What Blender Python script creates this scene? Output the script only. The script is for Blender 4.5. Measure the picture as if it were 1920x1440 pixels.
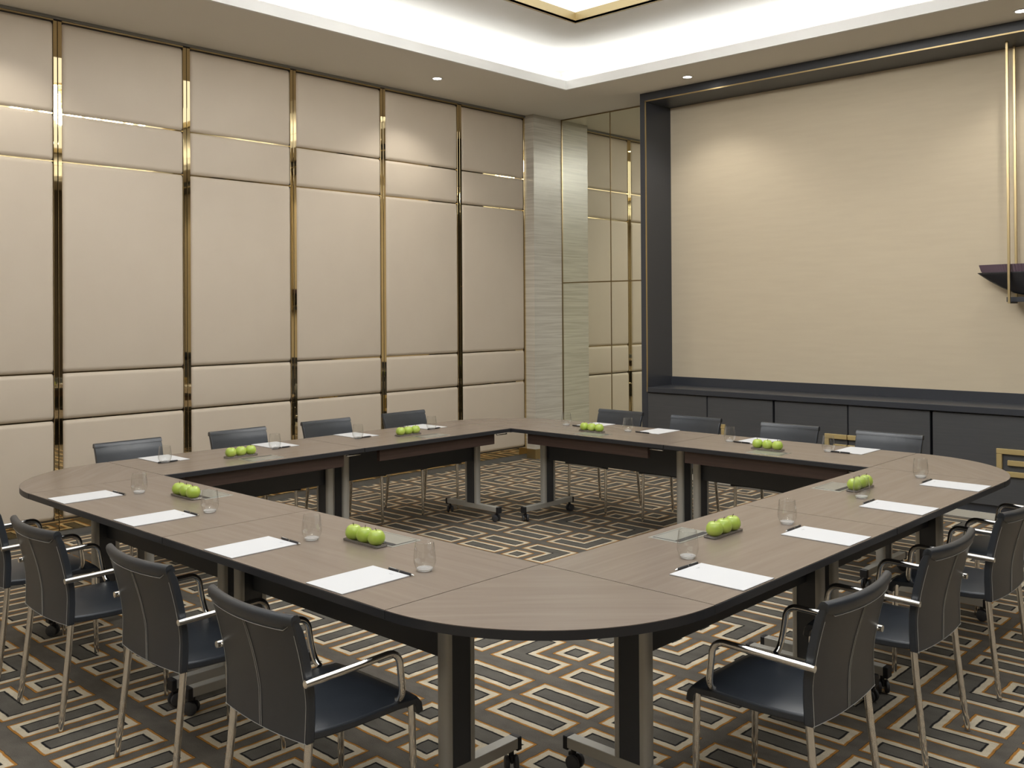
import bpy, bmesh, math, random
from mathutils import Vector, Matrix
random.seed(7)
scn = bpy.context.scene
for o in list(bpy.data.objects): bpy.data.objects.remove(o, do_unlink=True)
COL = scn.collection

# ------------------------------------------------------------------ camera
F, CX, CY = 1803.75, 962.94, 572.36
yaw, pitch, roll = 0.7553, 0.0059, -0.0062
cam_d = bpy.data.cameras.new('camera'); cam = bpy.data.objects.new('camera', cam_d); COL.objects.link(cam)
cam_d.sensor_fit = 'HORIZONTAL'; cam_d.sensor_width = 36.0; cam_d.lens = F / 1920 * 36
cam_d.shift_x = -(CX - 960) / 1920; cam_d.shift_y = (CY - 720) / 1920
cam_d.clip_start = 0.05; cam_d.clip_end = 100
fw = Vector((-math.sin(yaw) * math.cos(pitch), math.cos(yaw) * math.cos(pitch), math.sin(pitch)))
rt = Vector((math.cos(yaw), math.sin(yaw), 0)); up = rt.cross(fw)
r2 = math.cos(roll) * rt + math.sin(roll) * up; u2 = -math.sin(roll) * rt + math.cos(roll) * up
cam.matrix_world = Matrix(((r2.x, u2.x, -fw.x, 5.2285), (r2.y, u2.y, -fw.y, -2.6265), (r2.z, u2.z, -fw.z, 1.6649), (0, 0, 0, 1)))
scn.camera = cam

# ------------------------------------------------------------------ world, exposure
w = bpy.data.worlds.new('world'); scn.world = w; w.use_nodes = True
w.node_tree.nodes['Background'].inputs[0].default_value = (0.9, 0.95, 1, 1)
w.node_tree.nodes['Background'].inputs[1].default_value = 0.0
vs = scn.view_settings; vs.view_transform = 'Standard'; vs.look = 'None'; vs.gamma = 1.0; vs.use_curve_mapping = False
vs.exposure = 0.0
PANEL_EMIT = 1.7      # luminous stretched ceiling inside the gold-edged recess
COVE_EMIT = 20.0      # hidden cove strips
SPOT_W = 40.0         # recessed downlights
CHAND_EMIT = 38.0     # glass of the chandelier in the recess and of the added fill light

# ------------------------------------------------------------------ materials
M = {}
def mat(name, col, rough=0.5, metal=0.0, spec=None, coat=0.0, trans=0.0, ior=None):
    m = bpy.data.materials.new(name); m.use_nodes = True
    b = m.node_tree.nodes['Principled BSDF']
    b.inputs['Base Color'].default_value = (*col, 1); b.inputs['Roughness'].default_value = rough
    b.inputs['Metallic'].default_value = metal
    if spec is not None: b.inputs['Specular IOR Level'].default_value = spec
    if coat: b.inputs['Coat Weight'].default_value = coat; b.inputs['Coat Roughness'].default_value = 0.15
    if trans: b.inputs['Transmission Weight'].default_value = trans
    if ior: b.inputs['IOR'].default_value = ior
    M[name] = m; return m
def N(m, t, **kw):
    n = m.node_tree.nodes.new(t)
    for k, v in kw.items(): setattr(n, k, v)
    return n
def L(m, a, b): m.node_tree.links.new(a, b)
def bsdf(m): return m.node_tree.nodes['Principled BSDF']
def noise_mat(m, c1, c2, scale=(1, 1, 1), nscale=5, detail=4, bump=0.0, bscale=None, lo=0.3, hi=0.7, dist=0.0):
    """two-tone noise colour in object space, optional bump"""
    tc = N(m, 'ShaderNodeTexCoord'); mp = N(m, 'ShaderNodeMapping'); mp.inputs['Scale'].default_value = scale
    L(m, tc.outputs['Object'], mp.inputs['Vector'])
    nz = N(m, 'ShaderNodeTexNoise'); nz.inputs['Scale'].default_value = nscale; nz.inputs['Detail'].default_value = detail
    nz.inputs['Distortion'].default_value = dist
    L(m, mp.outputs['Vector'], nz.inputs['Vector'])
    cr = N(m, 'ShaderNodeValToRGB'); cr.color_ramp.elements[0].position = lo; cr.color_ramp.elements[1].position = hi
    cr.color_ramp.elements[0].color = (*c1, 1); cr.color_ramp.elements[1].color = (*c2, 1)
    L(m, nz.outputs['Fac'], cr.inputs['Fac']); L(m, cr.outputs['Color'], bsdf(m).inputs['Base Color'])
    if bump:
        n2 = N(m, 'ShaderNodeTexNoise'); n2.inputs['Scale'].default_value = bscale or nscale * 10
        L(m, (mp if bscale is None else tc).outputs['Vector' if bscale is None else 'Object'], n2.inputs['Vector'])
        bp = N(m, 'ShaderNodeBump'); bp.inputs['Strength'].default_value = bump; bp.inputs['Distance'].default_value = 0.01
        L(m, n2.outputs['Fac'], bp.inputs['Height']); L(m, bp.outputs['Normal'], bsdf(m).inputs['Normal'])
    return m
def emit(name, col, s):
    m = bpy.data.materials.new(name); m.use_nodes = True; nt = m.node_tree
    nt.nodes.remove(nt.nodes['Principled BSDF']); e = nt.nodes.new('ShaderNodeEmission')
    e.inputs[0].default_value = (*col, 1); e.inputs[1].default_value = s
    nt.links.new(e.outputs[0], nt.nodes['Material Output'].inputs[0]); M[name] = m; return m

noise_mat(mat('padded_fabric', (.5, .44, .35), 0.62), (.585, .505, .405), (.605, .525, .422), nscale=3, bump=.05, bscale=400)
noise_mat(mat('screen_fabric', (.5, .42, .3), 0.8), (.590, .505, .370), (.615, .530, .390), scale=(1, 1, 9), nscale=3, bump=.08, bscale=300)
mat('gold_mirror', (.66, .53, .31), 0.025, 1.0)
mat('gold_satin', (.52, .41, .22), 0.36, 1.0)
mat('gold_handle', (.58, .45, .21), 0.4, 0.35)
mat('gold_brushed', (.46, .37, .20), 0.45, 0.7)
noise_mat(mat('dark_wood', (.04, .042, .045), 0.45), (.068, .071, .076), (.080, .082, .087), scale=(.6, .6, 12), nscale=6, bump=.05)
mat('dark_lacquer', (.042, .046, .056), 0.38)
mat('mirror_glass', (.95, .96, .84), 0.015, 1.0)
mat('bronze', (.30, .23, .13), 0.3, 1.0)
mat('ceiling_paint', (.74, .71, .65), 0.9)
mat('cove_paint', (.80, .80, .785), 0.9)
mat('grey_metal', (.30, .31, .31), 0.35, 0.8)
mat('table_metal', (.50, .49, .45), 0.5, 0.2)
mat('black_panel', (.055, .060, .070), 0.5)
mat('black_edge', (.027, .028, .032), 0.42)
mat('black_plastic', (.015, .016, .02), 0.4)
mat('wheel_rubber', (.05, .052, .058), 0.45)
mat('chrome', (.78, .77, .74), 0.09, 1.0)
noise_mat(mat('leather', (.03, .032, .037), 0.30, spec=.7), (.028, .034, .043), (.033, .039, .049), nscale=20, bump=.12, bscale=600)
mat('stitch', (.42, .42, .40), 0.7)
mat('brown_wood', (.06, .035, .03), 0.4)
noise_mat(M['brown_wood'], (.050, .031, .026), (.075, .047, .038), scale=(1.2, 30, 30), nscale=2, detail=6)
mat('white_paper', (.64, .645, .655), 0.8)
mat('grey_card', (.25, .23, .21), 0.8)
mat('ink_grey', (.45, .45, .47), 0.8)
mat('pale_metal', (.78, .75, .66), 0.4, 0.3)
mat('lid_metal', (.46, .46, .42), 0.36, 0.7)
mat('slot_black', (.03, .03, .03), 0.5)
mat('base_glass', (1, 1, 1), 0.02, 0, trans=.72, ior=1.45)
def thin_glass():
    m = bpy.data.materials.new('thin_glass'); m.use_nodes = True; nt = m.node_tree; nt.nodes.remove(nt.nodes['Principled BSDF'])
    t = nt.nodes.new('ShaderNodeBsdfTransparent'); t.inputs[0].default_value = (.965, .97, .965, 1)
    g = nt.nodes.new('ShaderNodeBsdfGlossy'); g.inputs['Roughness'].default_value = .04
    f = nt.nodes.new('ShaderNodeLayerWeight'); f.inputs['Blend'].default_value = .5
    p = nt.nodes.new('ShaderNodeMath'); p.operation = 'POWER'; p.inputs[1].default_value = 2.6; nt.links.new(f.outputs['Facing'], p.inputs[0])
    q = nt.nodes.new('ShaderNodeMath'); q.operation = 'MULTIPLY_ADD'; q.inputs[1].default_value = .75; q.inputs[2].default_value = .06; nt.links.new(p.outputs[0], q.inputs[0])
    x = nt.nodes.new('ShaderNodeMixShader')
    nt.links.new(q.outputs[0], x.inputs[0]); nt.links.new(t.outputs[0], x.inputs[1]); nt.links.new(g.outputs[0], x.inputs[2])
    nt.links.new(x.outputs[0], nt.nodes['Material Output'].inputs[0]); M['thin_glass'] = m
thin_glass()
mat('tray_glass', (.50, .46, .42), 0.08, 0, trans=0.75, ior=1.45)
noise_mat(mat('apple_skin', (.35, .55, .04), 0.28, coat=.25), (.34, .50, .055), (.52, .62, .13), nscale=9, detail=3)
mat('apple_stem', (.07, .045, .02), 0.7)
mat('bowl_black', (.02, .02, .023), 0.25)
mat('bowl_glass', (.10, .065, .09), 0.12, 0, coat=.8)
mat('wall_dark', (.055, .045, .038), 0.5)
mat('wall_timber', (.085, .07, .055), 0.5)
mat('wall_plain', (.45, .40, .32), 0.8)
emit('light_panel', (1, 1, .99), PANEL_EMIT)
emit('cove_led', (1, 1, .97), COVE_EMIT)
emit('lamp_lens', (1, .96, .88), 30)
emit('lamp_glass', (1, .98, .94), CHAND_EMIT)

def wood_top(name, rot=0.0):
    m = mat(name, (.3, .24, .19), 0.27, coat=.0)
    tc = N(m, 'ShaderNodeTexCoord'); mp = N(m, 'ShaderNodeMapping')
    mp.inputs['Rotation'].default_value = (0, 0, rot)
    mp2 = N(m, 'ShaderNodeMapping'); mp2.inputs['Scale'].default_value = (.8, 15, 15)
    L(m, tc.outputs['Object'], mp.inputs['Vector']); L(m, mp.outputs['Vector'], mp2.inputs['Vector'])
    nz = N(m, 'ShaderNodeTexNoise'); nz.inputs['Scale'].default_value = 2.2; nz.inputs['Detail'].default_value = 7; nz.inputs['Distortion'].default_value = .6
    L(m, mp2.outputs['Vector'], nz.inputs['Vector'])
    cr = N(m, 'ShaderNodeValToRGB'); e = cr.color_ramp.elements
    e[0].position = .28; e[1].position = .74; e[0].color = (.212, .168, .134, 1); e[1].color = (.248, .202, .165, 1)
    L(m, nz.outputs['Fac'], cr.inputs['Fac']); L(m, cr.outputs['Color'], bsdf(m).inputs['Base Color'])
    return m
wood_top('table_veneer'); wood_top('corner_veneer', math.radians(-45))

def marble():
    m = mat('marble', (.5, .47, .4), 0.22)
    tc = N(m, 'ShaderNodeTexCoord'); mp = N(m, 'ShaderNodeMapping'); mp.inputs['Scale'].default_value = (.8, .8, 26)
    mp.inputs['Rotation'].default_value = (math.radians(1.0), math.radians(1.5), 0)
    L(m, tc.outputs['Object'], mp.inputs['Vector'])
    nz = N(m, 'ShaderNodeTexNoise'); nz.inputs['Scale'].default_value = 2.0; nz.inputs['Detail'].default_value = 8; nz.inputs['Distortion'].default_value = .5
    L(m, mp.outputs['Vector'], nz.inputs['Vector'])
    cr = N(m, 'ShaderNodeValToRGB'); e = cr.color_ramp.elements
    e[0].position = .36; e[1].position = .62; e[0].color = (.50, .465, .395, 1); e[1].color = (.63, .60, .525, 1)
    L(m, nz.outputs['Fac'], cr.inputs['Fac']); L(m, cr.outputs['Color'], bsdf(m).inputs['Base Color'])
marble()

def carpet():
    m = mat('carpet', (.2, .18, .15), 0.95, spec=0.1)
    at = N(m, 'ShaderNodeUVMap'); at.uv_map = 'motif_uv'
    tc = N(m, 'ShaderNodeTexCoord')
    nzw = N(m, 'ShaderNodeTexNoise'); nzw.inputs['Scale'].default_value = 22; nzw.inputs['Detail'].default_value = 2
    L(m, tc.outputs['Object'], nzw.inputs['Vector'])
    sub = N(m, 'ShaderNodeVectorMath', operation='SUBTRACT'); sub.inputs[1].default_value = (.5, .5, .5)
    L(m, nzw.outputs['Color'], sub.inputs[0])
    sc = N(m, 'ShaderNodeVectorMath', operation='SCALE'); sc.inputs['Scale'].default_value = .010
    L(m, sub.outputs[0], sc.inputs[0])
    ad = N(m, 'ShaderNodeVectorMath', operation='ADD'); L(m, at.outputs[0], ad.inputs[0]); L(m, sc.outputs[0], ad.inputs[1])
    sp = N(m, 'ShaderNodeSeparateXYZ'); L(m, ad.outputs[0], sp.inputs[0])
    u, v = sp.outputs[0], sp.outputs[1]
    def mth(op, a, b):
        n = N(m, 'ShaderNodeMath', operation=op)
        for i, x in enumerate((a, b)):
            if x is None: continue
            if isinstance(x, (int, float)): n.inputs[i].default_value = x
            else: L(m, x, n.inputs[i])
        return n.outputs[0]
    def seg(x, a, b):   # |x-c|-h : negative inside the interval
        return mth('SUBTRACT', mth('ABSOLUTE', mth('SUBTRACT', x, (a + b) / 2), None), (b - a) / 2)
    S, W, G = .383, .168, .215
    su, sv = seg(u, 0, S), seg(v, 0, S)
    lo_v, hi_v, hi_u = seg(v, 0, W), seg(v, G, S), seg(u, G, S)
    pair = mth('MINIMUM', mth('MAXIMUM', su, lo_v), mth('MAXIMUM', su, hi_v))
    notch = mth('MINIMUM', mth('SUBTRACT', u, W), mth('SUBTRACT', v, W))
    ell = mth('MAXIMUM', mth('MAXIMUM', su, sv), notch)
    lsq = mth('MINIMUM', ell, mth('MAXIMUM', hi_u, hi_v))
    mo = N(m, 'ShaderNodeAttribute'); mo.attribute_name = 'motif'
    d = mth('ADD', mth('MULTIPLY', pair, mth('SUBTRACT', 1.0, mo.outputs['Fac'])), mth('MULTIPLY', lsq, mo.outputs['Fac']))
    dd = mth('MULTIPLY', mth('MULTIPLY', d, -1), 10)           # depth inside the motif, 0.1 m -> 1
    dd = mth('ADD', dd, .1)
    cr = N(m, 'ShaderNodeValToRGB'); cr.color_ramp.interpolation = 'LINEAR'
    e = cr.color_ramp.elements
    base = (.135, .122, .104); cream = (.60, .53, .40); orange = (.40, .19, .045); dark = (.022, .021, .021); core = (.125, .116, .100)
    stops = [(0.0, base), (.075, base), (.088, dark), (.098, (.2, .10, .03)), (.112, orange), (.185, orange), (.215, cream), (.46, cream), (.49, dark), (.555, dark), (.585, core), (1.0, core)]
    while len(e) < len(stops): e.new(.5)
    for k, (p, c) in enumerate(stops): e[k].position = p; e[k].color = (*c, 1)
    L(m, dd, cr.inputs['Fac'])
    # woven mottling
    n1 = N(m, 'ShaderNodeTexNoise'); n1.inputs['Scale'].default_value = 9; n1.inputs['Detail'].default_value = 6
    mp = N(m, 'ShaderNodeMapping'); mp.inputs['Scale'].default_value = (1, 1.6, 1); L(m, tc.outputs['Object'], mp.inputs[0]); L(m, mp.outputs[0], n1.inputs['Vector'])
    n2 = N(m, 'ShaderNodeTexNoise'); n2.inputs['Scale'].default_value = 260; n2.inputs['Detail'].default_value = 2; L(m, tc.outputs['Object'], n2.inputs['Vector'])
    f = mth('ADD', mth('MULTIPLY', n1.outputs['Fac'], .55), mth('MULTIPLY', n2.outputs['Fac'], .45))
    mr = N(m, 'ShaderNodeMapRange'); mr.inputs['From Min'].default_value = .3; mr.inputs['From Max'].default_value = .7
    mr.inputs['To Min'].default_value = .72; mr.inputs['To Max'].default_value = 1.28; L(m, f, mr.inputs['Value'])
    mx = N(m, 'ShaderNodeVectorMath', operation='SCALE'); L(m, cr.outputs['Color'], mx.inputs[0]); L(m, mr.outputs[0], mx.inputs['Scale'])
    L(m, mx.outputs[0], bsdf(m).inputs['Base Color'])
    bp = N(m, 'ShaderNodeBump'); bp.inputs['Strength'].default_value = .35; bp.inputs['Distance'].default_value = .004
    L(m, n2.outputs['Fac'], bp.inputs['Height']); L(m, bp.outputs['Normal'], bsdf(m).inputs['Normal'])
carpet()

# ------------------------------------------------------------------ mesh helpers
def nb(): return bmesh.new()
def box(bm, x0, x1, y0, y1, z0, z1, bevel=0.0, seg=1):
    vs_ = [bm.verts.new(c) for c in ((x0, y0, z0), (x1, y0, z0), (x1, y1, z0), (x0, y1, z0), (x0, y0, z1), (x1, y0, z1), (x1, y1, z1), (x0, y1, z1))]
    fs = [bm.faces.new([vs_[i] for i in q]) for q in ((3, 2, 1, 0), (4, 5, 6, 7), (0, 1, 5, 4), (1, 2, 6, 5), (2, 3, 7, 6), (3, 0, 4, 7))]
    if bevel:
        es = list({e for f in fs for e in f.edges})
        bmesh.ops.bevel(bm, geom=es, offset=bevel, segments=seg, affect='EDGES', profile=.5)
    return bm
def tube(bm, pts, r, n=12, cap=True):
    pts = [Vector(p) for p in pts]; rs = r if isinstance(r, (list, tuple)) else [r] * len(pts)
    rings = []; prev = None
    for i, p in enumerate(pts):
        t = (pts[min(i + 1, len(pts) - 1)] - pts[max(i - 1, 0)]).normalized()
        if prev is None:
            a = Vector((0, 0, 1)) if abs(t.z) < .9 else Vector((1, 0, 0))
            x = t.cross(a).normalized()
        else:
            x = (prev - t * prev.dot(t)).normalized()
        prev = x; y = t.cross(x)
        rings.append([bm.verts.new(p + rs[i] * (math.cos(2 * math.pi * k / n) * x + math.sin(2 * math.pi * k / n) * y)) for k in range(n)])
    for a, b in zip(rings, rings[1:]):
        for k in range(n): bm.faces.new((a[k], a[(k + 1) % n], b[(k + 1) % n], b[k]))
    if cap: bm.faces.new(rings[0][::-1]); bm.faces.new(rings[-1])
    return bm
def lathe(bm, prof, n=32, c=(0, 0, 0), rfun=None):
    rings = []
    for r, z in prof:
        if r < 1e-6: rings.append([bm.verts.new((c[0], c[1], c[2] + z))])
        else: rings.append([bm.verts.new((c[0] + r * math.cos(2 * math.pi * k / n), c[1] + r * math.sin(2 * math.pi * k / n), c[2] + z)) for k in range(n)])
    for a, b in zip(rings, rings[1:]):
        for k in range(n):
            k2 = (k + 1) % n
            if len(a) == 1 and len(b) == 1: continue
            if len(a) == 1: bm.faces.new((a[0], b[k2], b[k]))
            elif len(b) == 1: bm.faces.new((a[k], a[k2], b[0]))
            else: bm.faces.new((a[k], a[k2], b[k2], b[k]))
    return bm
def prism(bm, pts, z0, z1):
    a = [bm.verts.new((x, y, z0)) for x, y in pts]; b = [bm.verts.new((x, y, z1)) for x, y in pts]
    n = len(pts); bm.faces.new(a[::-1]); bm.faces.new(b)
    for k in range(n): bm.faces.new((a[k], a[(k + 1) % n], b[(k + 1) % n], b[k]))
    return bm
def me(bm, m, smooth=False, name='mesh', auto=None):
    bmesh.ops.recalc_face_normals(bm, faces=bm.faces)
    d = bpy.data.meshes.new(name); bm.to_mesh(d); bm.free()
    for mm in (m if isinstance(m, (list, tuple)) else [m]): d.materials.append(M[mm])
    if smooth:
        d.polygons.foreach_set('use_smooth', [True] * len(d.polygons))
        if auto: d.set_sharp_from_angle(angle=math.radians(auto))
    d.update(); return d
def ob(name, d, parent=None, loc=(0, 0, 0), rz=0.0):
    o = bpy.data.objects.new(name, d); COL.objects.link(o); o.location = loc; o.rotation_euler = (0, 0, rz)
    if parent is not None: o.parent = parent
    return o
def tag(o, label=None, cat=None, group=None, kind=None):
    if label: o['label'] = label
    if cat: o['category'] = cat
    if group: o['group'] = group
    if kind: o['kind'] = kind
    return o
def thing(name, label, cat, loc=(0, 0, 0), rz=0.0, group=None):
    return tag(ob(name, None, None, loc, rz), label, cat, group)
def copy_tree(o, parent=None):
    c = o.copy(); COL.objects.link(c); c.parent = parent
    for ch in [x for x in bpy.data.objects if x.parent == o]: copy_tree(ch, c)
    return c
def boxm(x0, x1, y0, y1, z0, z1, m, bevel=0.0, seg=1):
    return me(box(nb(), x0, x1, y0, y1, z0, z1, bevel, seg), m)

# ------------------------------------------------------------------ the room
XL, ZC = -2.135, 3.875            # padded wall face, ceiling
YP, YM, YF = 5.405, 5.875, 5.42   # end of padded wall, mirror plane, front of screen surround
XR, YB = 8.2, -6.0                # right wall, wall behind the camera
A = 2.885; D = 0.73; H = 0.74     # inner square of the table ring, table depth, table height

# floor: carpet cells
PXc, PYc = .4355, .4735; OX, OY = 2.367 - .026, .217 - .045
CELL = {(0, 0): 'H', (1, 0): 'H', (-1, 0): 'se', (-1, 1): 'ne', (0, 1): 'H', (-1, -1): 'ne', (0, -1): 'sw', (-4, 4): 'sw', (-5, 4): 'H', (-6, 4): 'H', (-7, 4): 'H',
        (-8, 4): 'H', (-9, 4): 'H', (-4, 5): 'nw', (-5, 5): 'H', (-6, 5): 'H', (-7, 5): 'H', (-8, 5): 'H', (-9, 5): 'ne', (-10, 5): 'V', (-4, 6): 'sw', (-5, 6): 'ne',
        (-6, 6): 'nw', (-7, 6): 'ne', (-8, 6): 'ne', (-9, 6): 'se', (-10, 6): 'V', (-3, 6): 'nw', (-8, 7): 'sw', (-7, 7): 'se', (-9, 7): 'se', (-6, 7): 'H', (-5, 7): 'se', (-4, 7): 'nw', (-3, 7): 'H',
        (-8, 8): 'H', (-7, 8): 'H', (-6, 8): 'H', (-5, 8): 'H', (-9, 8): 'ne', (-10, 8): 'V', (-10, 7): 'V', (-4, 8): 'H', (-3, 8): 'H', (-10, 9): 'V', (-9, 9): 'V',
        (-3, -3): 'V', (-2, -3): 'V', (-4, -3): 'nw', (-4, -2): 'sw', (-3, -2): 'V', (-2, -2): 'V', (-5, -2): 'ne', (-5, -3): 'sw', (-1, -2): 'se', (0, -2): 'V',
        (-3, -1): 'V', (-2, -1): 'V', (-4, -1): 'V', (-4, 0): 'sw', (-3, 0): 'V', (-2, 0): 'V', (-5, 0): 'V', (-5, -1): 'V', (-6, -1): 'V', (-6, 0): 'V', (-7, 0): 'V', (-6, -2): 'nw', (-7, -2): 'V',
        (2, 1): 'H', (1, 1): 'H', (1, 2): 'H', (0, 2): 'nw', (0, 3): 'sw', (2, 2): 'nw', (3, 2): 'ne', (3, 3): 'ne', (2, 3): 'sw', (2, 0): 'H', (3, 1): 'H', (1, 3): 'H', (1, -1): 'H', (4, 2): 'H', (4, 3): 'H', (3, 4): 'H', (2, 4): 'H'}
def build_floor():
    i0, i1, j0, j1 = -11, 14, -14, 11
    vs_, fs, uvs, mot = [], [], [], []
    rnd = random.Random(3)
    xs = [max(XL - .1, min(XR + .1, OX + i * PXc)) for i in range(i0, i1 + 1)]; ys = [max(YB - .1, min(YM + .1, OY + j * PYc)) for j in range(j0, j1 + 2)]
    for a in range(len(xs) - 1):
        for b in range(len(ys) - 1):
            i, j = i0 + a, j0 + b
            if xs[a + 1] - xs[a] < 1e-4 or ys[b + 1] - ys[b] < 1e-4: continue
            t = CELL.get((i, j)) or rnd.choice(['H', 'H', 'V', 'V', 'ne', 'nw', 'se', 'sw'])
            k = len(vs_)
            q = [(xs[a], ys[b]), (xs[a + 1], ys[b]), (xs[a + 1], ys[b + 1]), (xs[a], ys[b + 1])]
            vs_ += [(x, y, 0) for x, y in q]; fs.append((k, k + 1, k + 2, k + 3))
            for x, y in q:
                uu, vv = x - (OX + i * PXc) - .026, y - (OY + j * PYc) - .045
                if t == 'V': uu, vv = vv, uu
                if t in ('nw', 'sw'): uu = .383 - uu
                if t in ('se', 'sw'): vv = .383 - vv
                uvs.append((uu, vv))
            mot.append(0.0 if t in 'HV' else 1.0)
    d = bpy.data.meshes.new('floor'); d.from_pydata(vs_, [], fs); d.materials.append(M['carpet'])
    uv = d.uv_layers.new(name='motif_uv')
    for k, c in enumerate(uvs): uv.data[k].uv = c
    at = d.attributes.new('motif', 'FLOAT', 'FACE'); at.data.foreach_set('value', mot)
    d.update()
    tag(ob('floor', d), 'carpet of cream-edged rectangles and brackets on taupe ground', kind='structure')
build_floor()

# ceiling with stepped recess
CX0, CX1, CY0, CY1 = -.97, 7.0, -4.6, 4.74        # recess edge
ZL, ZU = ZC + .088, 4.20                            # top of lip, upper ceiling
GX0, GX1, GY0, GY1 = -.166, 6.2, -3.8, 3.92        # gold-edged opening
ZG = ZU + .093
def ring(bm, o, i, z0, z1):
    (ox0, ox1, oy0, oy1), (ix0, ix1, iy0, iy1) = o, i
    box(bm, ox0, ix0, oy0, oy1, z0, z1); box(bm, ix1, ox1, oy0, oy1, z0, z1)
    box(bm, ix0, ix1, oy0, iy0, z0, z1); box(bm, ix0, ix1, iy1, oy1, z0, z1); return bm
room = (XL - .05, XR, YB, YM + .05)
ceil = tag(ob('ceiling', me(ring(nb(), room, (CX0 - .03, CX1 + .03, CY0 - .03, CY1 + .03), ZC, ZC + .03), 'ceiling_paint')), 'taupe plaster ceiling border around a lit recess', kind='structure')
ob('recess_lip', me(ring(nb(), (CX0 - .03, CX1 + .03, CY0 - .03, CY1 + .03), (CX0, CX1, CY0, CY1), ZC - .0008, ZL), 'cove_paint'), ceil)
e_ = .45
ob('upper_ceiling', me(ring(nb(), (CX0 - e_, CX1 + e_, CY0 - e_, CY1 + e_), (GX0, GX1, GY0, GY1), ZU, ZU + .02), 'cove_paint'), ceil)
ob('cove_backing', me(ring(nb(), (CX0 - e_ - .03, CX1 + e_ + .03, CY0 - e_ - .03, CY1 + e_ + .03), (CX0 - e_, CX1 + e_, CY0 - e_, CY1 + e_), ZC + .03, ZU + .02), 'cove_paint'), ceil)
gr = ring(nb(), (GX0 - .02, GX1 + .02, GY0 - .02, GY1 + .02), (GX0, GX1, GY0, GY1), ZU - .001, ZG)
tag(ob('gold_reveal', me(gr, 'gold_brushed'), ceil), 'brushed gold edge of the inner ceiling recess')
ob('light_panel', boxm(GX0 - .02, GX1 + .02, GY0 - .02, GY1 + .02, ZG, ZG + .02, 'light_panel'), ceil)
for x0, x1, y0, y1 in ((CX0 - .16, CX0 - .12, CY0 - .16, CY1 + .16), (CX1 + .12, CX1 + .16, CY0 - .16, CY1 + .16), (CX0 - .11, CX1 + .11, CY0 - .16, CY0 - .12), (CX0 - .11, CX1 + .11, CY1 + .12, CY1 + .16)):
    ob('cove_light_strip', boxm(x0, x1, y0, y1, ZC + .031, ZC + .045, 'cove_led'), ceil)

# padded wall
wl = tag(ob('wall_left', boxm(XL - .12, XL - .018, YB, YM + .05, 0, ZC, 'wall_dark')), 'wall of beige padded panels in polished gold frames', kind='structure')
PW = 1.029
rows = [(.135, .8743), (.8743, 1.2246), (1.2246, 2.8004), (2.8004, 3.1568), (3.1568, 3.838)]
def pad_mesh(h):
    """pillow-edged upholstered panel, lies in the yz plane, face at x=0"""
    wd = PW - .062; bm = nb()
    us = [0, .004, .012, .03, .07, .5, .93, .97, .988, .996, 1]
    def prof(t):   # t: distance from edge in m
        return -.020 * max(0, 1 - t / .030) ** 2.2
    ysl = [0, .004, .010, .02, .032, wd / 2, wd - .032, wd - .02, wd - .010, wd - .004, wd]
    zsl = [0, .004, .010, .02, .032, h / 2, h - .032, h - .02, h - .010, h - .004, h]
    g = [[bm.verts.new((prof(min(y, wd - y)) + prof(min(z, h - z)), y, z)) for z in zsl] for y in ysl]
    for a in range(10):
        for b in range(10): bm.faces.new((g[a][b], g[a + 1][b], g[a + 1][b + 1], g[a][b + 1]))
    r = list(bm.edges); be = [e for e in r if e.is_boundary]
    ex = bmesh.ops.extrude_edge_only(bm, edges=be)
    for v in [x for x in ex['geom'] if isinstance(x, bmesh.types.BMVert)]: v.co.x = -.042
    return me(bm, 'padded_fabric', True)
pads = [pad_mesh(z1 - z0 - .010) for z0, z1 in rows]
strip = boxm(-.012, 0, 0, .029, 0, ZC - .05 - .03, 'gold_mirror', .002)
joint = boxm(-.02, -.0135, 0, PW - .062, 0, .010, 'gold_mirror')
sill = boxm(-.015, .004, 0, PW - .004, 0, .078, 'gold_mirror', .002)
band = boxm(-.014, .002, 0, PW - .062, 0, .014, 'gold_satin')
kick = boxm(-.03, -.002, 0, PW - .002, 0, .05, 'grey_metal')
head = boxm(-.02, .012, 0, PW, 0, .028, 'grey_metal')
for k in range(-6, 5):
    y0 = .26 + (k) * PW
    for (z0, z1), d in zip(rows, pads): ob('padded_panel', d, wl, (XL + .006, y0 + .031, z0 + .005))
    for z0, z1 in rows[:-1]: ob('gold_joint', joint, wl, (XL, y0 + .031, z1 - .006))
    ob('gold_strip', strip, wl, (XL, y0 + .002, .05)); ob('gold_strip', strip, wl, (XL, y0 + PW - .031, .05))
    ob('gold_sill', sill, wl, (XL, y0 + .002, .052)); ob('gold_band', band, wl, (XL, y0 + .031, 3.842)); ob('skirting', kick, wl, (XL, y0, 0)); ob('head_track', head, wl, (XL, y0, ZC - .022))

# marble pillar in the corner
mp = thing('marble_pillar', 'grey striped marble pillar between padded wall and mirror', 'pillar', (-2.07, 5.63, 0))
ob('shaft', boxm(-.10, .07, -.235, .245, .11, ZC, 'marble'), mp)
ob('gold_base', boxm(-.10, .066, -.231, .245, .0, .11, 'gold_satin'), mp)

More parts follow.
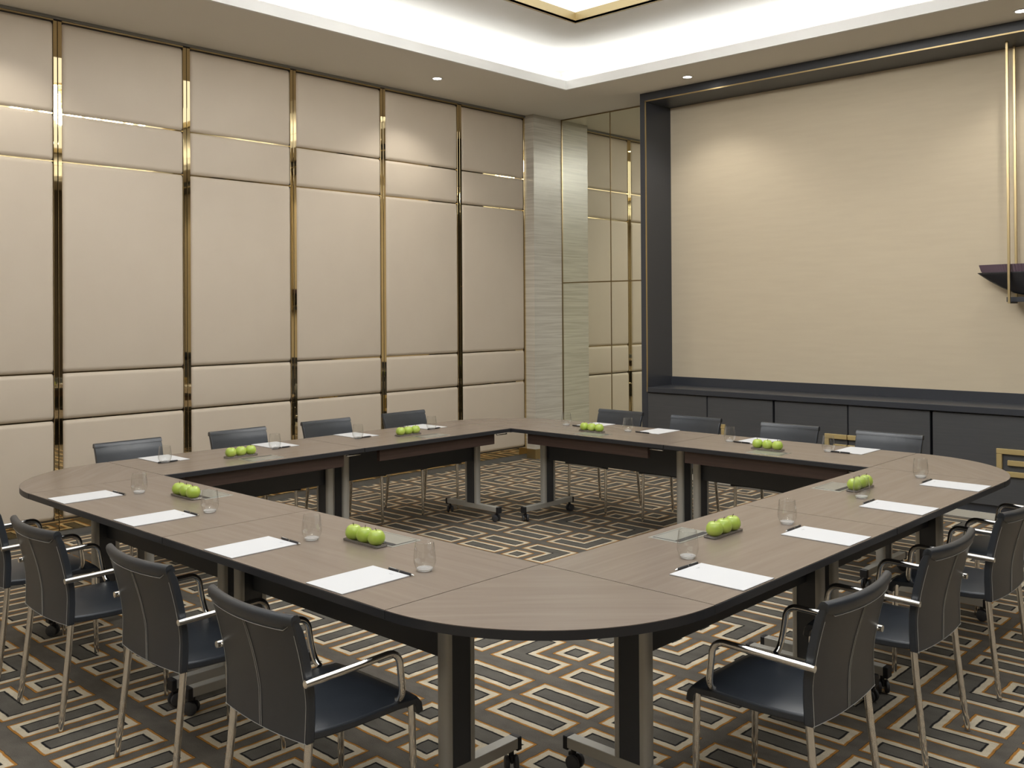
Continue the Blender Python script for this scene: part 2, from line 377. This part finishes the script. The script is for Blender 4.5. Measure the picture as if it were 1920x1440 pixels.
# far wall with mirror panes
wf = tag(ob('wall_far', boxm(XL, XR, YM + .012, YM + .1, 0, ZC, 'wall_dark')), 'end wall carrying mirror panes and the screen surround', kind='structure')
for x0, x1 in ((-2.0, -1.289), (-1.289, -.54)):
    for z0, z1 in ((0.0, 1.986), (1.986, ZC - .002)):
        tag(ob('mirror_pane', boxm(x0 + .004, x1 - .004, YM, YM + .010, z0 + .004, z1 - .004, 'mirror_glass', .003), wf), 'tinted mirror pane')
ob('bronze_joint', boxm(-1.294, -1.284, YM - .003, YM + .011, 0, ZC, 'bronze'), wf)
ob('bronze_joint', boxm(-2.0, -.55, YM - .003, YM + .011, 1.981, 1.991, 'bronze'), wf)
ob('bronze_joint', boxm(-2.0, -1.988, YM - .006, YM + .011, 0, ZC, 'bronze'), wf)
ob('bronze_joint', boxm(-2.0, -.55, YM - .006, YM + .011, ZC - .014, ZC - .002, 'bronze'), wf)
# unseen walls
tag(ob('wall_right', boxm(XR, XR + .1, YB, YM, 0, ZC, 'wall_timber')), 'dark timber side wall', kind='structure')
tag(ob('wall_near', boxm(XL, XR, YB - .1, YB, 0, ZC, 'wall_plain')), 'plain beige wall', kind='structure')

# screen surround
sx0, sx1 = -.556, 6.63
ss = thing('screen_surround', 'dark charcoal recessed surround with thin gold line framing the beige wall', 'screen frame', ((sx0 + sx1) / 2, YF, 0))
def ssp(name, x0, x1, y0, y1, z0, z1, m, bevel=0):
    c = (sx0 + sx1) / 2
    return ob(name, boxm(x0 - c, x1 - c, y0 - YF, y1 - YF, z0, z1, m, bevel), ss)
ssp('frame_post', sx0, -.484, YF, YM, 0, ZC - .002, 'dark_lacquer')
ssp('frame_post', sx1 - .072, sx1, YF, YM, 0, ZC - .002, 'dark_lacquer')
ssp('frame_header', -.4838, sx1 - .0722, YF, YM, 3.783, ZC - .002, 'dark_lacquer')
ssp('gold_line', -.494, -.482, YF - .004, YF + .004, .836, 3.795, 'gold_satin')
ssp('gold_line', -.494, sx1 - .06, YF - .004, YF + .004, 3.783, 3.795, 'gold_satin')
tag(ssp('backdrop', -.4838, sx1 - .0722, YM - .012, YM, .97, 3.7828, 'screen_fabric'), 'plain beige woven wallcovering')
ssp('splashback', -.4838, sx1 - .0722, YM - .03, YM - .0005, .8852, .97, 'dark_lacquer')

# sideboard
ct = tag(ob('counter_top', boxm(-3.0, 3.06, -.235, .235, -.025, .025, 'dark_lacquer', .003), None, (2.53, YF + .21, .86)),
         'long glossy charcoal counter top along the screen wall', 'counter')
def half_handle(s):
    """fret of gold bars on one door; s = +1: spreads to +x from the seam"""
    bm = nb(); t = .040
    def b(x0, x1, z0, z1):
        xa, xb = sorted((s * x0, s * x1)); box(bm, xa, xb, -.022, 0, z0, z1, .002)
    b(.004, .205, .533, .573); b(.165, .205, .402, .531); b(.004, .205, .360, .400); b(.004, .125, .447, .487)
    return me(bm, 'gold_handle')
hL, hR = half_handle(-1), half_handle(1)
cab_lab = ['charcoal two-door cabinet with gold fret handles beside the mirror', 'charcoal two-door cabinet with gold fret handles, second from the mirror',
           'charcoal two-door cabinet with gold fret handles, third from the mirror', 'charcoal two-door cabinet with gold fret handles, fourth from the mirror', 'charcoal two-door cabinet, farthest from the mirror']
body = boxm(-.690, .690, .021, .40, .0, .833, 'dark_lacquer')
door = boxm(-.343, .343, 0, .02, .12, .825, 'dark_wood', .002)
plinth = boxm(-.690, .690, .004, .0205, 0, .055, 'pale_metal')
for k in range(5):
    c = .21 + 1.408 * k
    t = thing('cabinet', cab_lab[k], 'cabinet', (c, YF, 0), 0, 'cabinets below the screen')
    ob('body', body, t); ob('plinth', plinth, t)
    dl = ob('door', door, t, (-.350, 0, 0)); ob('handle', hL, dl, (.350, 0, 0))
    dr = ob('door', door, t, (.350, 0, 0)); ob('handle', hR, dr, (-.350, 0, 0))

# ------------------------------------------------------------------ hanging bowl in front of the screen
def hanging_bowl():
    cx, cy = 3.12, 5.73; ky = .16
    t = thing('hanging_rack', 'slim gold rods hanging from the frame header holding a bar under the bowl', 'hanging rack', (cx, cy, 1.70))
    for sx in (-1, 1):
        for y in (-.095, .095):
            ob('rod', me(box(nb(), sx * .263 - .009, sx * .263 + .009, y - .009, y + .009, .0, 2.083, .001), 'gold_satin'), t)
        ob('cross_piece', boxm(sx * .263 - .011, sx * .263 + .011, -.0858, .0858, 0, .0118, 'black_plastic'), t)
    ob('bar', boxm(-.30, .30, -.035, .035, .012, .052, 'dark_lacquer', .002), t)
    b = thing('display_bowl', 'long boat-shaped black bowl with ribbed purple glass rim before the beige wall', 'bowl', (cx, cy, 1.7522))
    out = [(0, 0), (.13, .004), (.25, .030), (.35, .078), (.44, .132), (.505, .178), (.530, .197), (.524, .200), (.50, .186), (.435, .140), (.345, .088), (.24, .042), (.12, .014), (0, .012)]
    bm = lathe(nb(), out, 72)
    for v in bm.verts: v.co.y *= ky
    ob('shell', me(bm, 'bowl_black', True), b)
    bm = nb(); n = 240; rings = []
    for r, z in ((.455, .160), (.495, .21), (.512, .262), (.506, .263), (.486, .21), (.445, .162)):
        rings.append([bm.verts.new(((r + (.006 if k % 2 else -.004)) * math.cos(2 * math.pi * k / n), ky * (r + (.022 if k % 2 else -.016)) * math.sin(2 * math.pi * k / n), z)) for k in range(n)])
    for a, c in zip(rings, rings[1:]):
        for k in range(n): bm.faces.new((a[k], a[(k + 1) % n], c[(k + 1) % n], c[k]))
    ob('ribbed_rim', me(bm, 'bowl_glass'), b)
hanging_bowl()

# ------------------------------------------------------------------ downlights
def downlights():
    ringm = me(lathe(nb(), [(.040, 0), (.052, 0), (.055, -.004), (.040, -.004), (.038, .0)], 32), 'cove_paint', True)
    lens = me(lathe(nb(), [(0, 0), (.038, 0), (.038, -.003), (0, -.003)], 24), 'lamp_lens')
    _d = 'round recessed ceiling downlight %s'
    spots = [(-1.536, 3.52, 'round recessed ceiling downlight above the padded wall'), (.193, 5.147, 'round recessed ceiling downlight above the screen, toward the mirror'),
             (3.09, 5.174, 'round recessed ceiling downlight above the hanging bowl'), (-1.536, -.25, _d % 'above the padded wall, second from the pillar'), (-1.536, -2.8, _d % 'above the padded wall, third from the pillar'), (6.0, 5.174, _d % 'above the screen, past the bowl'),
             (7.5, 2.0, _d % 'by the timber wall, toward the screen'), (7.5, -2.0, _d % 'by the timber wall, away from the screen'), (0, -5.2, _d % 'by the plain wall, toward the padded wall'), (3.0, -5.2, _d % 'by the middle of the plain wall'), (6, -5.2, _d % 'by the plain wall, toward the timber wall')]
    for x, y, lab in spots:
        t = thing('downlight', lab, 'downlight', (x, y, ZC - .0005), 0, 'recessed downlights')
        ob('trim_ring', ringm, t); ob('lens', lens, t)
        l = bpy.data.lights.new('downlight_lamp', 'SPOT'); l.energy = SPOT_W; l.color = (1, .955, .87); l.spot_size = math.radians(124); l.spot_blend = .55; l.shadow_soft_size = .04
        lo = bpy.data.objects.new('downlight_lamp', l); COL.objects.link(lo); lo.parent = t; lo.location = (0, 0, -.012)
downlights()
def chandelier(x, y, lab, tiers):
    t = thing('chandelier', lab, 'chandelier', (x, y, 3.90), 0, 'chandeliers in the ceiling recess')
    ob('canopy', me(lathe(nb(), [(0, .36), (.14, .36), (.14, .392), (0, .392)], 32), 'gold_satin'), t)
    ob('stem', me(tube(nb(), [(0, 0, .10), (0, 0, .36)], .012, 12), 'gold_satin', True, auto=50), t)
    tubem = me(lathe(nb(), [(0, 0), (.036, 0), (.036, .17), (0, .17)], 14), 'lamp_glass', True, auto=50)
    for R, n in tiers:
        ob('hoop', me(lathe(nb(), [(R - .012, .19), (R + .012, .19), (R + .012, .21), (R - .012, .21), (R - .012, .19)], 64), 'gold_satin'), t)
        for k in range(4):
            a = math.pi / 2 * k; ob('arm', me(tube(nb(), [(0, 0, .30), (R * math.cos(a), R * math.sin(a), .20)], .006, 8), 'gold_satin', True), t)
        for k in range(n):
            a = 2 * math.pi * k / n; ob('glass_tube', tubem, t, (R * math.cos(a), R * math.sin(a), .015 if R > .5 else 0))
chandelier(1.5, 2.0, 'two-tiered gold chandelier of lit glass tubes above the table ring', ((.72, 22), (.42, 13)))
chandelier(4.4, -2.0, 'added single-tiered fill light of lit glass tubes, out of view beyond the table ring', ((.60, 14),))  # unseen second chandelier, added as fill for the camera side

# ------------------------------------------------------------------ tables
TL = A / 2
def table_proto():
    """local: x along the row (centred), y=0 inner edge, y=-D outer edge"""
    t = thing('conference_table', 'x', 'table', group='straight tables of the ring')
    h = TL / 2 - .0022
    ob('table_edge', boxm(-h, h, -D, 0, H - .030, H - .0022, 'black_edge', .001), t)
    ob('tabletop', boxm(-h, h, -D + .002, -.002, H - .002, H, 'table_veneer'), t)
    ob('apron', boxm(-h + .15, h - .15, -.062, -.030, .628, H - .031, 'brown_wood', .001), t)
    ob('modesty_panel', boxm(-h + .085, h - .085, -.362, -.344, .460, H - .0305, 'black_panel', .001), t)
    ob('underframe', boxm(-h + .04, h - .04, -.341, -.24, H - .075, H - .0305, 'black_panel'), t)
    lid = ob('socket_lid', boxm(-.122, .122, -.0775, .0775, H, H + .0015, 'lid_metal', .0005), t, (0, -.128, 0))
    ob('lid_gap', boxm(-.110, .110, -.067, .066, H + .0016, H + .0018, 'slot_black'), lid)
    ob('lid_flap', boxm(-.105, .105, -.040, .061, H + .0019, H + .0028, 'lid_metal', .0003), lid)
    ob('cable_slot', boxm(-.106, .106, -.062, -.044, H + .0019, H + .0021, 'slot_black'), lid)
    ob('linking_bracket', me(tube(nb(), [(-h + .02, -.03, H - .040), (-h + .02, -.022, H - .044), (-h + .13, -.022, H - .044), (-h + .13, -.03, H - .040)], .0045, 8), 'chrome', True), t)
    # leg
    def cap_ext(sy):
        bm = nb(); pts = []; w = .027
        y_in, y_out = sy * .044, sy * .056
        pts = [(-w, y_in), (-w, y_out)] + [(-w * math.cos(math.pi * k / 8), y_out + sy * .017 * math.sin(math.pi * k / 8)) for k in range(1, 8)] + [(w, y_out), (w, y_in)]
        prism(bm, pts, .1185, H - .0305); return me(bm, 'table_metal', True, auto=40)
    core = boxm(-.023, .023, -.044, .044, .1185, H - .0305, 'black_panel')
    ca, cb = cap_ext(1), cap_ext(-1)
    bar = boxm(-.022, .022, -.285, .285, .078, .118, 'table_metal', .003, 2)
    endc = boxm(-.0228, .0228, -.012, .012, .070, .119, 'black_plastic', .003)
    cb_ = nb(); lathe(cb_, [(0, .079), (.010, .079), (.010, .045), (.0, .045)], 12)
    box(cb_, -.006, .006, -.022, .022, .030, .060, .004)
    fork = cb_
    wh = nb()
    for sx in (-1, 1):
        b2 = nb(); lathe(b2, [(0, -.009), (.020, -.009), (.027, -.006), (.029, 0), (.027, .006), (.020, .009), (0, .009)], 20)
        bmesh.ops.rotate(b2, verts=b2.verts, matrix=Matrix.Rotation(math.pi / 2, 3, 'Y')); bmesh.ops.translate(b2, verts=b2.verts, vec=(sx * .017, -.006, .0292))
        dtmp = bpy.data.meshes.new('tmp'); b2.to_mesh(dtmp); b2.free(); wh.from_mesh(dtmp); bpy.data.meshes.remove(dtmp)
    forkm = me(fork, 'black_plastic', True, auto=40); wheelm = me(wh, 'wheel_rubber', True, auto=40)
    def caster_mesh():
        bm = nb(); bm.from_mesh(forkm); n0 = len(bm.faces); bm.from_mesh(wheelm)
        bm.faces.ensure_lookup_table()
        for f in bm.faces[n0:]: f.material_index = 1
        return me(bm, ['black_plastic', 'wheel_rubber'], True, auto=40)
    cm = caster_mesh()
    for sx in (-1, 1):
        lg = ob('leg', core, t, (sx * (h - .066), -.362, 0))
        ob('leg_edge', ca, lg); ob('leg_edge', cb, lg); ob('foot_bar', bar, lg)
        for sy in (-1, 1):
            ob('end_cap', endc, lg, (0, sy * .292, 0)); ob('caster', cm, lg, (0, sy * .270, 0), .5 * sy + sx * .4)
    return t
def corner_proto():
    """local: quarter disc in the -x,-y... built toward +x,-y from the origin (inner corner)"""
    t = thing('corner_table', 'x', 'table', group='quarter-round corner tables of the ring')
    g = .0022
    def pts(r): return [(g, -g)] + [(g + (r - g) * math.sin(a), -g - (r - g) * math.cos(a)) for a in [math.pi / 2 * k / 40 for k in range(41)]]
    ob('table_edge', me(prism(nb(), pts(D), H - .030, H - .0022), 'black_edge'), t)
    bm = nb(); prism(bm, pts(D - .0012), H - .002, H); ob('tabletop', me(bm, 'corner_veneer'), t)
    ob('link_plate', me(prism(nb(), [(.012, -.012), (.30, -.012), (.26, -.05), (.10, -.06), (.06, -.10), (.05, -.26), (.012, -.30)], H - .036, H - .0305), 'black_panel'), t)
    return t
# rows: name -> (function local (s along, q toward inner) -> world, rotation)
ROW = {'NL': (lambda s, q: (s, q), 0.0),
       'NR': (lambda s, q: (A - q, s), math.pi / 2),
       'FL': (lambda s, q: (q, A - s), -math.pi / 2),
       'FR': (lambda s, q: (A - s, A - q), math.pi)}
WORDS = {'NL': ['by the padded wall', 'away from the padded wall'], 'NR': ['away from the screen wall', 'by the screen wall'],
         'FL': ['by the marble pillar', 'away from the marble pillar'], 'FR': ['away from the mirror', 'by the mirror']}
SIDE = {'NL': 'row opposite the screen wall', 'NR': 'row opposite the padded wall', 'FL': 'row along the padded wall', 'FR': 'row along the screen wall'}
tp = table_proto(); first = True
for r, (fn, rz) in ROW.items():
    for k in range(2):
        o = tp if first else copy_tree(tp); first = False
        x, y = fn(TL * (k + .5), 0); o.location = (x, y, 0); o.rotation_euler = (0, 0, rz)
        o['label'] = 'walnut-topped wheeled table, ' + SIDE[r] + ', ' + WORDS[r][k]
cp = corner_proto(); first = True
for x, y, rz, lab in ((A, 0, 0, 'quarter-round walnut corner table farthest from both padded and screen walls'), (A, A, math.pi / 2, 'quarter-round walnut corner table near the gold-handled cabinets and hanging bowl'),
                      (0, A, math.pi, 'quarter-round walnut corner table before the marble pillar'), (0, 0, -math.pi / 2, 'quarter-round walnut corner table beside the padded wall, far from the pillar')):
    o = cp if first else copy_tree(cp); first = False
    o.location = (x, y, 0); o.rotation_euler = (0, 0, rz); o['label'] = lab

# ------------------------------------------------------------------ chairs
def chair_proto():
    t = thing('armchair', 'x', 'chair', group='black leather armchairs around the table ring')
    def by(z):      # rear face of the back, y at height z
        if z < .52: return -.222 - .004 * (.52 - z) / .12
        s = (z - .52) / .27; return -.222 - .058 * s ** 1.5
    W2 = .228
    def bend(x): return -.030 * (1 - (x / W2) ** 2)          # centre further back
    bm = nb(); zs = [.412, .45, .50, .55, .60, .64, .68, .72, .75, .775, .787]; xs = [-1, -.97, -.85, -.66, -.33, 0, .33, .66, .85, .97, 1]
    def hw(z): return W2 * (.98 + .04 * (z - .41) / .38)
    back = [[bm.verts.new((x * hw(z), by(z) + bend(x * W2) * (.35 + .65 * (z - .4) / .39), z + (.004 * x * x if z > .78 else 0) - (.006 * (1 - x * x) if z < .42 else 0))) for x in xs] for z in zs]
    fr = [[bm.verts.new((x * hw(z), by(z) + bend(x * W2) * (.35 + .65 * (z - .4) / .39) + (.030 if z < .77 else .024), z + (.004 * x * x if z > .78 else 0) - (.006 * (1 - x * x) if z < .42 else 0))) for x in xs] for z in zs]
    for a in range(len(zs) - 1):
        for b in range(10):
            bm.faces.new((back[a][b], back[a][b + 1], back[a + 1][b + 1], back[a + 1][b])); bm.faces.new((fr[a][b + 1], fr[a][b], fr[a + 1][b], fr[a + 1][b + 1]))
        for b, s in ((0, 1), (10, -1)): bm.faces.new((back[a][b], back[a + 1][b], fr[a + 1][b], fr[a][b]))
    for a in (0, -1):
        for b in range(10): bm.faces.new((back[a][b], back[a][b + 1], fr[a][b + 1], fr[a][b]))
    bk = ob('backrest', me(bm, 'leather', True, auto=50), t)
    bk.modifiers.new('bevel', 'BEVEL').width = .005; bk.modifiers['bevel'].segments = 2; bk.modifiers['bevel'].limit_method = 'ANGLE'; bk.modifiers['bevel'].angle_limit = math.radians(50)
    def surf(x, z, off=-.0016): return (x * hw(z), by(z) + bend(x * W2) * (.35 + .65 * (z - .4) / .39) + off, z)
    # rolled leather top over the rear face
    bm = nb(); cols = [i / 12 * 2 - 1 for i in range(13)]; prof = [(.748, -.001), (.749, -.006), (.765, -.0075), (.782, -.006), (.792, -.001), (.797, .008), (.796, .018), (.788, .0255), (.770, .0270)]
    def low(x): return -.0 + .026 * max(0, (abs(x) - .86) / .14)
    g = [[bm.verts.new((x * hw(.77) * 1.004, by(min(z, .787)) + bend(x * W2) * .98 + o, z + (low(x) if z < .76 else 0) + .004 * x * x)) for z, o in prof] for x in cols]
    for a in range(12):
        for b in range(len(prof) - 1): bm.faces.new((g[a][b], g[a][b + 1], g[a + 1][b + 1], g[a + 1][b]))
    bm.faces.new(g[0]); bm.faces.new(g[-1][::-1])
    ob('top_roll', me(bm, 'leather', True, auto=60), bk)
    # stitching lines
    st = nb(); n = 18
    for dx in (-.020, .020): tube(st, [surf(dx, .41 + .335 * k / n) for k in range(n + 1)], .0010, 5)
    tube(st, [(x * hw(.75) , by(.748) + bend(x * W2) * .98 - .0075, .7495 + low(x) + .004 * x * x) for x in cols], .0011, 5)
    tube(st, [(x * hw(.41), by(.41) + bend(x * W2) * .36 - .0018, .4165 - .006 * (1 - x * x)) for x in cols], .0010, 5)
    for s in (-1, 1): tube(st, [surf(s * .972, .41 + .33 * k / n) for k in range(n + 1)], .0009, 5)
    ob('stitching', me(st, 'stitch'), bk)
    # seat: dished sling with waterfall front
    bm = nb(); prof = [(-.200, .462), (-.14, .456), (-.05, .452), (.05, .452), (.12, .453), (.165, .449), (.198, .438), (.218, .416), (.225, .384)]
    xs2 = [-1, -.9, -.75, -.45, 0, .45, .75, .9, 1]; WS = .218
    def ws(y): return WS + .004
    def dip(x, y): return -.018 * abs(x) ** 3.2 * (1 if y < .17 else .45)
    top = [[bm.verts.new((x * ws(y), y, z + dip(x, y))) for x in xs2] for y, z in prof]
    nrm = []
    for i in range(len(prof)):
        a, b = prof[max(0, i - 1)], prof[min(len(prof) - 1, i + 1)]; ty, tz = b[0] - a[0], b[1] - a[1]; l_ = math.hypot(ty, tz); nrm.append((tz / l_, -ty / l_))
    bot = [[bm.verts.new((x * ws(y), y + nrm[i][0] * .026, z + nrm[i][1] * .026 + dip(x, y))) for x in xs2] for i, (y, z) in enumerate(prof)]
    for a in range(len(prof) - 1):
        for b in range(8):
            bm.faces.new((top[a][b], top[a][b + 1], top[a + 1][b + 1], top[a + 1][b])); bm.faces.new((bot[a][b + 1], bot[a][b], bot[a + 1][b], bot[a + 1][b + 1]))
        for b in (0, 8): bm.faces.new((top[a][b], top[a + 1][b], bot[a + 1][b], bot[a][b]))
    for a in (0, -1):
        for b in range(8): bm.faces.new((top[a][b], top[a][b + 1], bot[a][b + 1], bot[a][b]))
    se = ob('seat', me(bm, 'leather', True, auto=50), t)
    bv = se.modifiers.new('bevel', 'BEVEL'); bv.width = .006; bv.segments = 2; bv.limit_method = 'ANGLE'; bv.angle_limit = math.radians(50)
    # arms
    for s in (-1, 1):
        x = s * .246; c = (.062, .562); R = .046
        pts = [(x, -.245, .600), (x, -.16, .6015), (x, -.05, .604), (x, .058, .607)]
        pts += [(x, .060 + R * math.sin(a), .561 + R * math.cos(a)) for a in [math.pi / 2 * k / 7 for k in range(1, 8)]]
        pts += [(x - s * .002, .112, .52), (x - s * .006, .119, .482), (x - s * .012, .122, .462), (x - s * .022, .124, .448), (x - s * .036, .125, .440)]
        ob('arm', me(tube(nb(), pts, .0112, 14), 'chrome', True, auto=50), t)
        ob('arm_mount', me(tube(nb(), [(x - s * .02, -.228, .600), (x, -.228, .600)], .008, 10), 'chrome', True, auto=50), t)
    for s in (-1, 1):
        ob('leg', me(tube(nb(), [(s * .206, -.203, .440), (s * .209, -.216, .30), (s * .214, -.235, .13), (s * .218, -.252, .002)], [.0125, .0125, .0120, .0105], 14), 'chrome', True, auto=50), t)
        ob('leg', me(tube(nb(), [(s * .193, .196, .405), (s * .194, .200, .25), (s * .195, .205, .002)], [.0122, .012, .0105], 14), 'chrome', True, auto=50), t)
    return t
CH = {'NL': [(.30, -.80), (1.053, -.82), (1.869, -.766), (2.656, -.788)], 'NR': [(.300, -.789), (1.143, -.782), (1.97, -.785), (2.70, -.785)],
      'FL': [(.34, -.91), (1.17, -.90), (1.972, -.915), (2.775, -.905)], 'FR': [(.20, -.905), (.955, -.91), (1.775, -.91), (2.53, -.90)]}
ORD = ['first', 'second', 'third', 'fourth']
# ordering words: index counted from a landmark
LM = {'NL': ('padded wall', False), 'NR': ('screen wall', True), 'FL': ('marble pillar', True), 'FR': ('mirror', False)}
def ordinal(r, k): return ORD[3 - k] if LM[r][1] else ORD[k]
def chair_pos(r, v, off):
    if r == 'NL': return (v, off, 0)
    if r == 'NR': return (A - off, v, math.pi / 2)
    if r == 'FL': return (off, v, -math.pi / 2)
    return (v, A - off, math.pi)
chp = chair_proto(); first = True
for r, vals in CH.items():
    for k, (v, off) in enumerate(vals):
        o = chp if first else copy_tree(chp); first = False
        x, y, rz = chair_pos(r, v, off); o.location = (x, y, 0); o.rotation_euler = (0, 0, rz + random.uniform(-.004, .004))
        o['label'] = 'black leather chair, %s from the %s in the %s' % (ordinal(r, k), LM[r][0], SIDE[r])

# ------------------------------------------------------------------ things on the tables
SEAT = {'NL': [.33, 1.07, 1.87, 2.555], 'NR': [.29, 1.095, 1.85, 2.595], 'FL': [.294, 1.11, 1.81, 2.50], 'FR': [.38, 1.0, 1.84, 2.55]}
GLS = {'NL': [.425, 1.135, 1.945, 2.635], 'NR': [.43, 1.205, 1.965, 2.73], 'FL': [.225, 1.01, 1.71, 2.43], 'FR': [.21, .825, 1.705, 2.43]}
TRY = {'NL': [(.715, .238), (2.155, .236)], 'NR': [(.85, .250), (2.18, .250)], 'FL': [(.675, .296), (2.08, .296)], 'FR': [(.625, .240), (2.095, .248)]}
def place(r, v, off):   # v along the row in world axis, off = distance from the inner edge
    if r == 'NL': return (v, -off, 0.0)
    if r == 'NR': return (A + off, v, math.pi / 2)
    if r == 'FL': return (-off, v, -math.pi / 2)
    return (v, A + off, math.pi)
pad_card = boxm(-.102, .102, -.146, .146, 0, .0012, 'grey_card'); pad_sheet = boxm(-.1005, .1005, -.146, .146, .0013, .0032, 'white_paper')
def logo_mesh():
    bm = nb()
    for k, (x0, x1) in enumerate(((-.010, -.006), (-.004, -.001), (.001, .003), (.005, .010))): box(bm, x0, x1, -.0022 + .0006 * (k % 2), .0022, 0, .0002)
    box(bm, -.006, .006, -.0050, -.0042, 0, .0002); return me(bm, 'ink_grey')
logo = logo_mesh()
pen_body = me(tube(nb(), [(-.068, 0, .0052), (-.066, 0, .0052), (.040, 0, .0052), (.058, 0, .0052)], [.0038, .0048, .0050, .0040], 12), 'black_plastic', True, auto=40)
pen_tip = me(tube(nb(), [(.0585, 0, .0052), (.066, 0, .0048), (.071, 0, .0045)], [.0038, .0025, .0009], 10), 'chrome', True, auto=40)
pen_band = me(tube(nb(), [(-.008, 0, .0052), (-.005, 0, .0052)], .0052, 12), 'chrome', True, auto=40)
pen_clip = boxm(-.064, -.026, -.0012, .0012, .0098, .0112, 'chrome')
gl_out = [(.0262, .0035), (.0330, .012), (.0385, .026), (.0405, .036), (.0395, .056), (.0365, .080), (.0335, .1018), (.0332, .1026), (.0327, .1022), (.0327, .1005)]
glass_me = me(lathe(nb(), gl_out, 40), 'thin_glass', True)
base_me = me(lathe(nb(), [(0, 0), (.0235, 0), (.0262, .0015), (.0262, .0034), (.0300, .0085), (.0285, .0100), (.0235, .0085), (0, .0078)], 40), 'base_glass', True, auto=50)
for r in ROW:
    for k in range(4):
        where = 'in front of the %s chair from the %s, %s' % (ordinal(r, k), LM[r][0], SIDE[r])
        x, y, rz = place(r, SEAT[r][k], D - .153)
        n_ = thing('notepad', 'white notepad at the %s seat from the %s, %s' % (ordinal(r, k), LM[r][0], SIDE[r]), 'notepad', (x, y, H + .0003), rz + random.uniform(-.015, .015), 'white notepads at the seats')
        ob('backing_card', pad_card, n_); ob('sheet', pad_sheet, n_); ob('printed_mark', logo, n_, (.035, .118, .0033))
        # pen lies just beyond the pad, to the sitter's right
        dv = {'NL': .045, 'NR': .02, 'FL': -.045, 'FR': -.03}[r]
        x, y, rz = place(r, SEAT[r][k] + dv, D - .153 - .154)
        p_ = thing('pen', 'black pen at the %s seat from the %s, %s' % (ordinal(r, k), LM[r][0], SIDE[r]), 'pen', (x, y, H + .0003), rz + random.uniform(-.04, .04) + (math.pi if r in ('NR', 'FL', 'FR') else 0), 'black pens by the notepads')
        ob('barrel', pen_body, p_); ob('tip', pen_tip, p_); ob('ring', pen_band, p_); ob('clip', pen_clip, p_)
        x, y, rz = place(r, GLS[r][k], {'NL': .343, 'NR': .350, 'FL': .425, 'FR': .43}[r])
        wg = thing('water_glass', 'clear stemless glass at the %s seat from the %s, %s' % (ordinal(r, k), LM[r][0], SIDE[r]), 'glass', (x, y, H + .0004), 0, 'clear water glasses at the seats')
        ob('bowl', glass_me, wg); ob('base', base_me, wg)
# apple trays
def tray_mesh():
    bm = nb(); box(bm, -.108, .108, -.028, .028, 0, .006, .002)
    for x0, x1, y0, y1 in ((-.107, .107, -.028, -.025), (-.107, .107, .025, .028), (-.107, -.104, -.0248, .0248), (.104, .107, -.0248, .0248)): box(bm, x0, x1, y0, y1, .0061, .010, .001)
    return me(bm, 'tray_glass')
tray_m = tray_mesh()
def apple_mesh(seed):
    rn = random.Random(seed); bm = nb(); n = 28; prof = []
    for k in range(19):
        a = math.pi * k / 18; s = math.sin(a)
        r = .0346 * s * (1 + .10 * math.cos(a) * s) ; z = .0335 - .0335 * math.cos(a)
        if k > 13: z -= .009 * ((k - 13) / 5) ** 1.6
        if k < 4: z += .006 * ((4 - k) / 4) ** 1.6
        prof.append((max(r, 0), z))
    prof[0] = (0, prof[0][1]); prof[-1] = (0, prof[-1][1])
    zm = min(p_[1] for p_ in prof); prof = [(r, z - zm) for r, z in prof]
    lathe(bm, prof, n)
    ph = rn.random() * 6
    for v in bm.verts:
        a = math.atan2(v.co.y, v.co.x); f = 1 +   .016 * math.cos(5 * a + ph) + .012 * math.cos(2 * a + ph * 2); v.co.x *= f; v.co.y *= f
    top = prof[-1][1]
    return me(bm, 'apple_skin', True), top
apples = [apple_mesh(s) for s in (1, 2, 3, 4)]
stem_m = me(tube(nb(), [(0, 0, -.006), (.001, 0, .004), (.004, .001, .012)], [.0012, .0013, .0018], 6), 'apple_stem', True)
TW = {'NL': ['tray by the padded wall', 'tray away from the padded wall'], 'NR': ['tray away from the screen wall', 'tray by the screen wall'],
      'FL': ['tray away from the pillar', 'tray by the pillar'], 'FR': ['tray by the mirror', 'tray away from the mirror']}
AEND = {'NL': ['wall end', 'middle', 'far end'], 'NR': ['far end', 'middle', 'screen end'], 'FL': ['far end', 'middle', 'pillar end'], 'FR': ['mirror end', 'middle', 'far end']}
SH = {'NL': 'row facing the screen', 'NR': 'row facing padded wall', 'FL': 'padded wall row', 'FR': 'screen wall row'}
cnt = 0
for r in ROW:
    for k, (v, off) in enumerate(TRY[r]):
        x, y, rz = place(r, v, off)
        tag(ob('apple_tray', tray_m, None, (x, y, H + .0004), rz), 'narrow glass %s, three green apples, %s' % (TW[r][k], SH[r]), 'tray', 'glass apple trays on the tables')
        for q in range(3):
            dv = (q - 1) * .0722
            ax, ay, _ = place(r, v + dv, off + random.uniform(-.001, .001))
            d, top = apples[cnt % 4]; cnt += 1
            a = tag(ob('apple', d, None, (ax, ay, H + .0066), random.uniform(0, 6.28)), 'green apple, %s of the %s, %s' % (AEND[r][q], TW[r][k], SH[r]), 'apple', 'green apples on the trays')
            a.rotation_euler[0] = random.uniform(-.05, .05)
            ob('stem', stem_m, a, (0, 0, top))
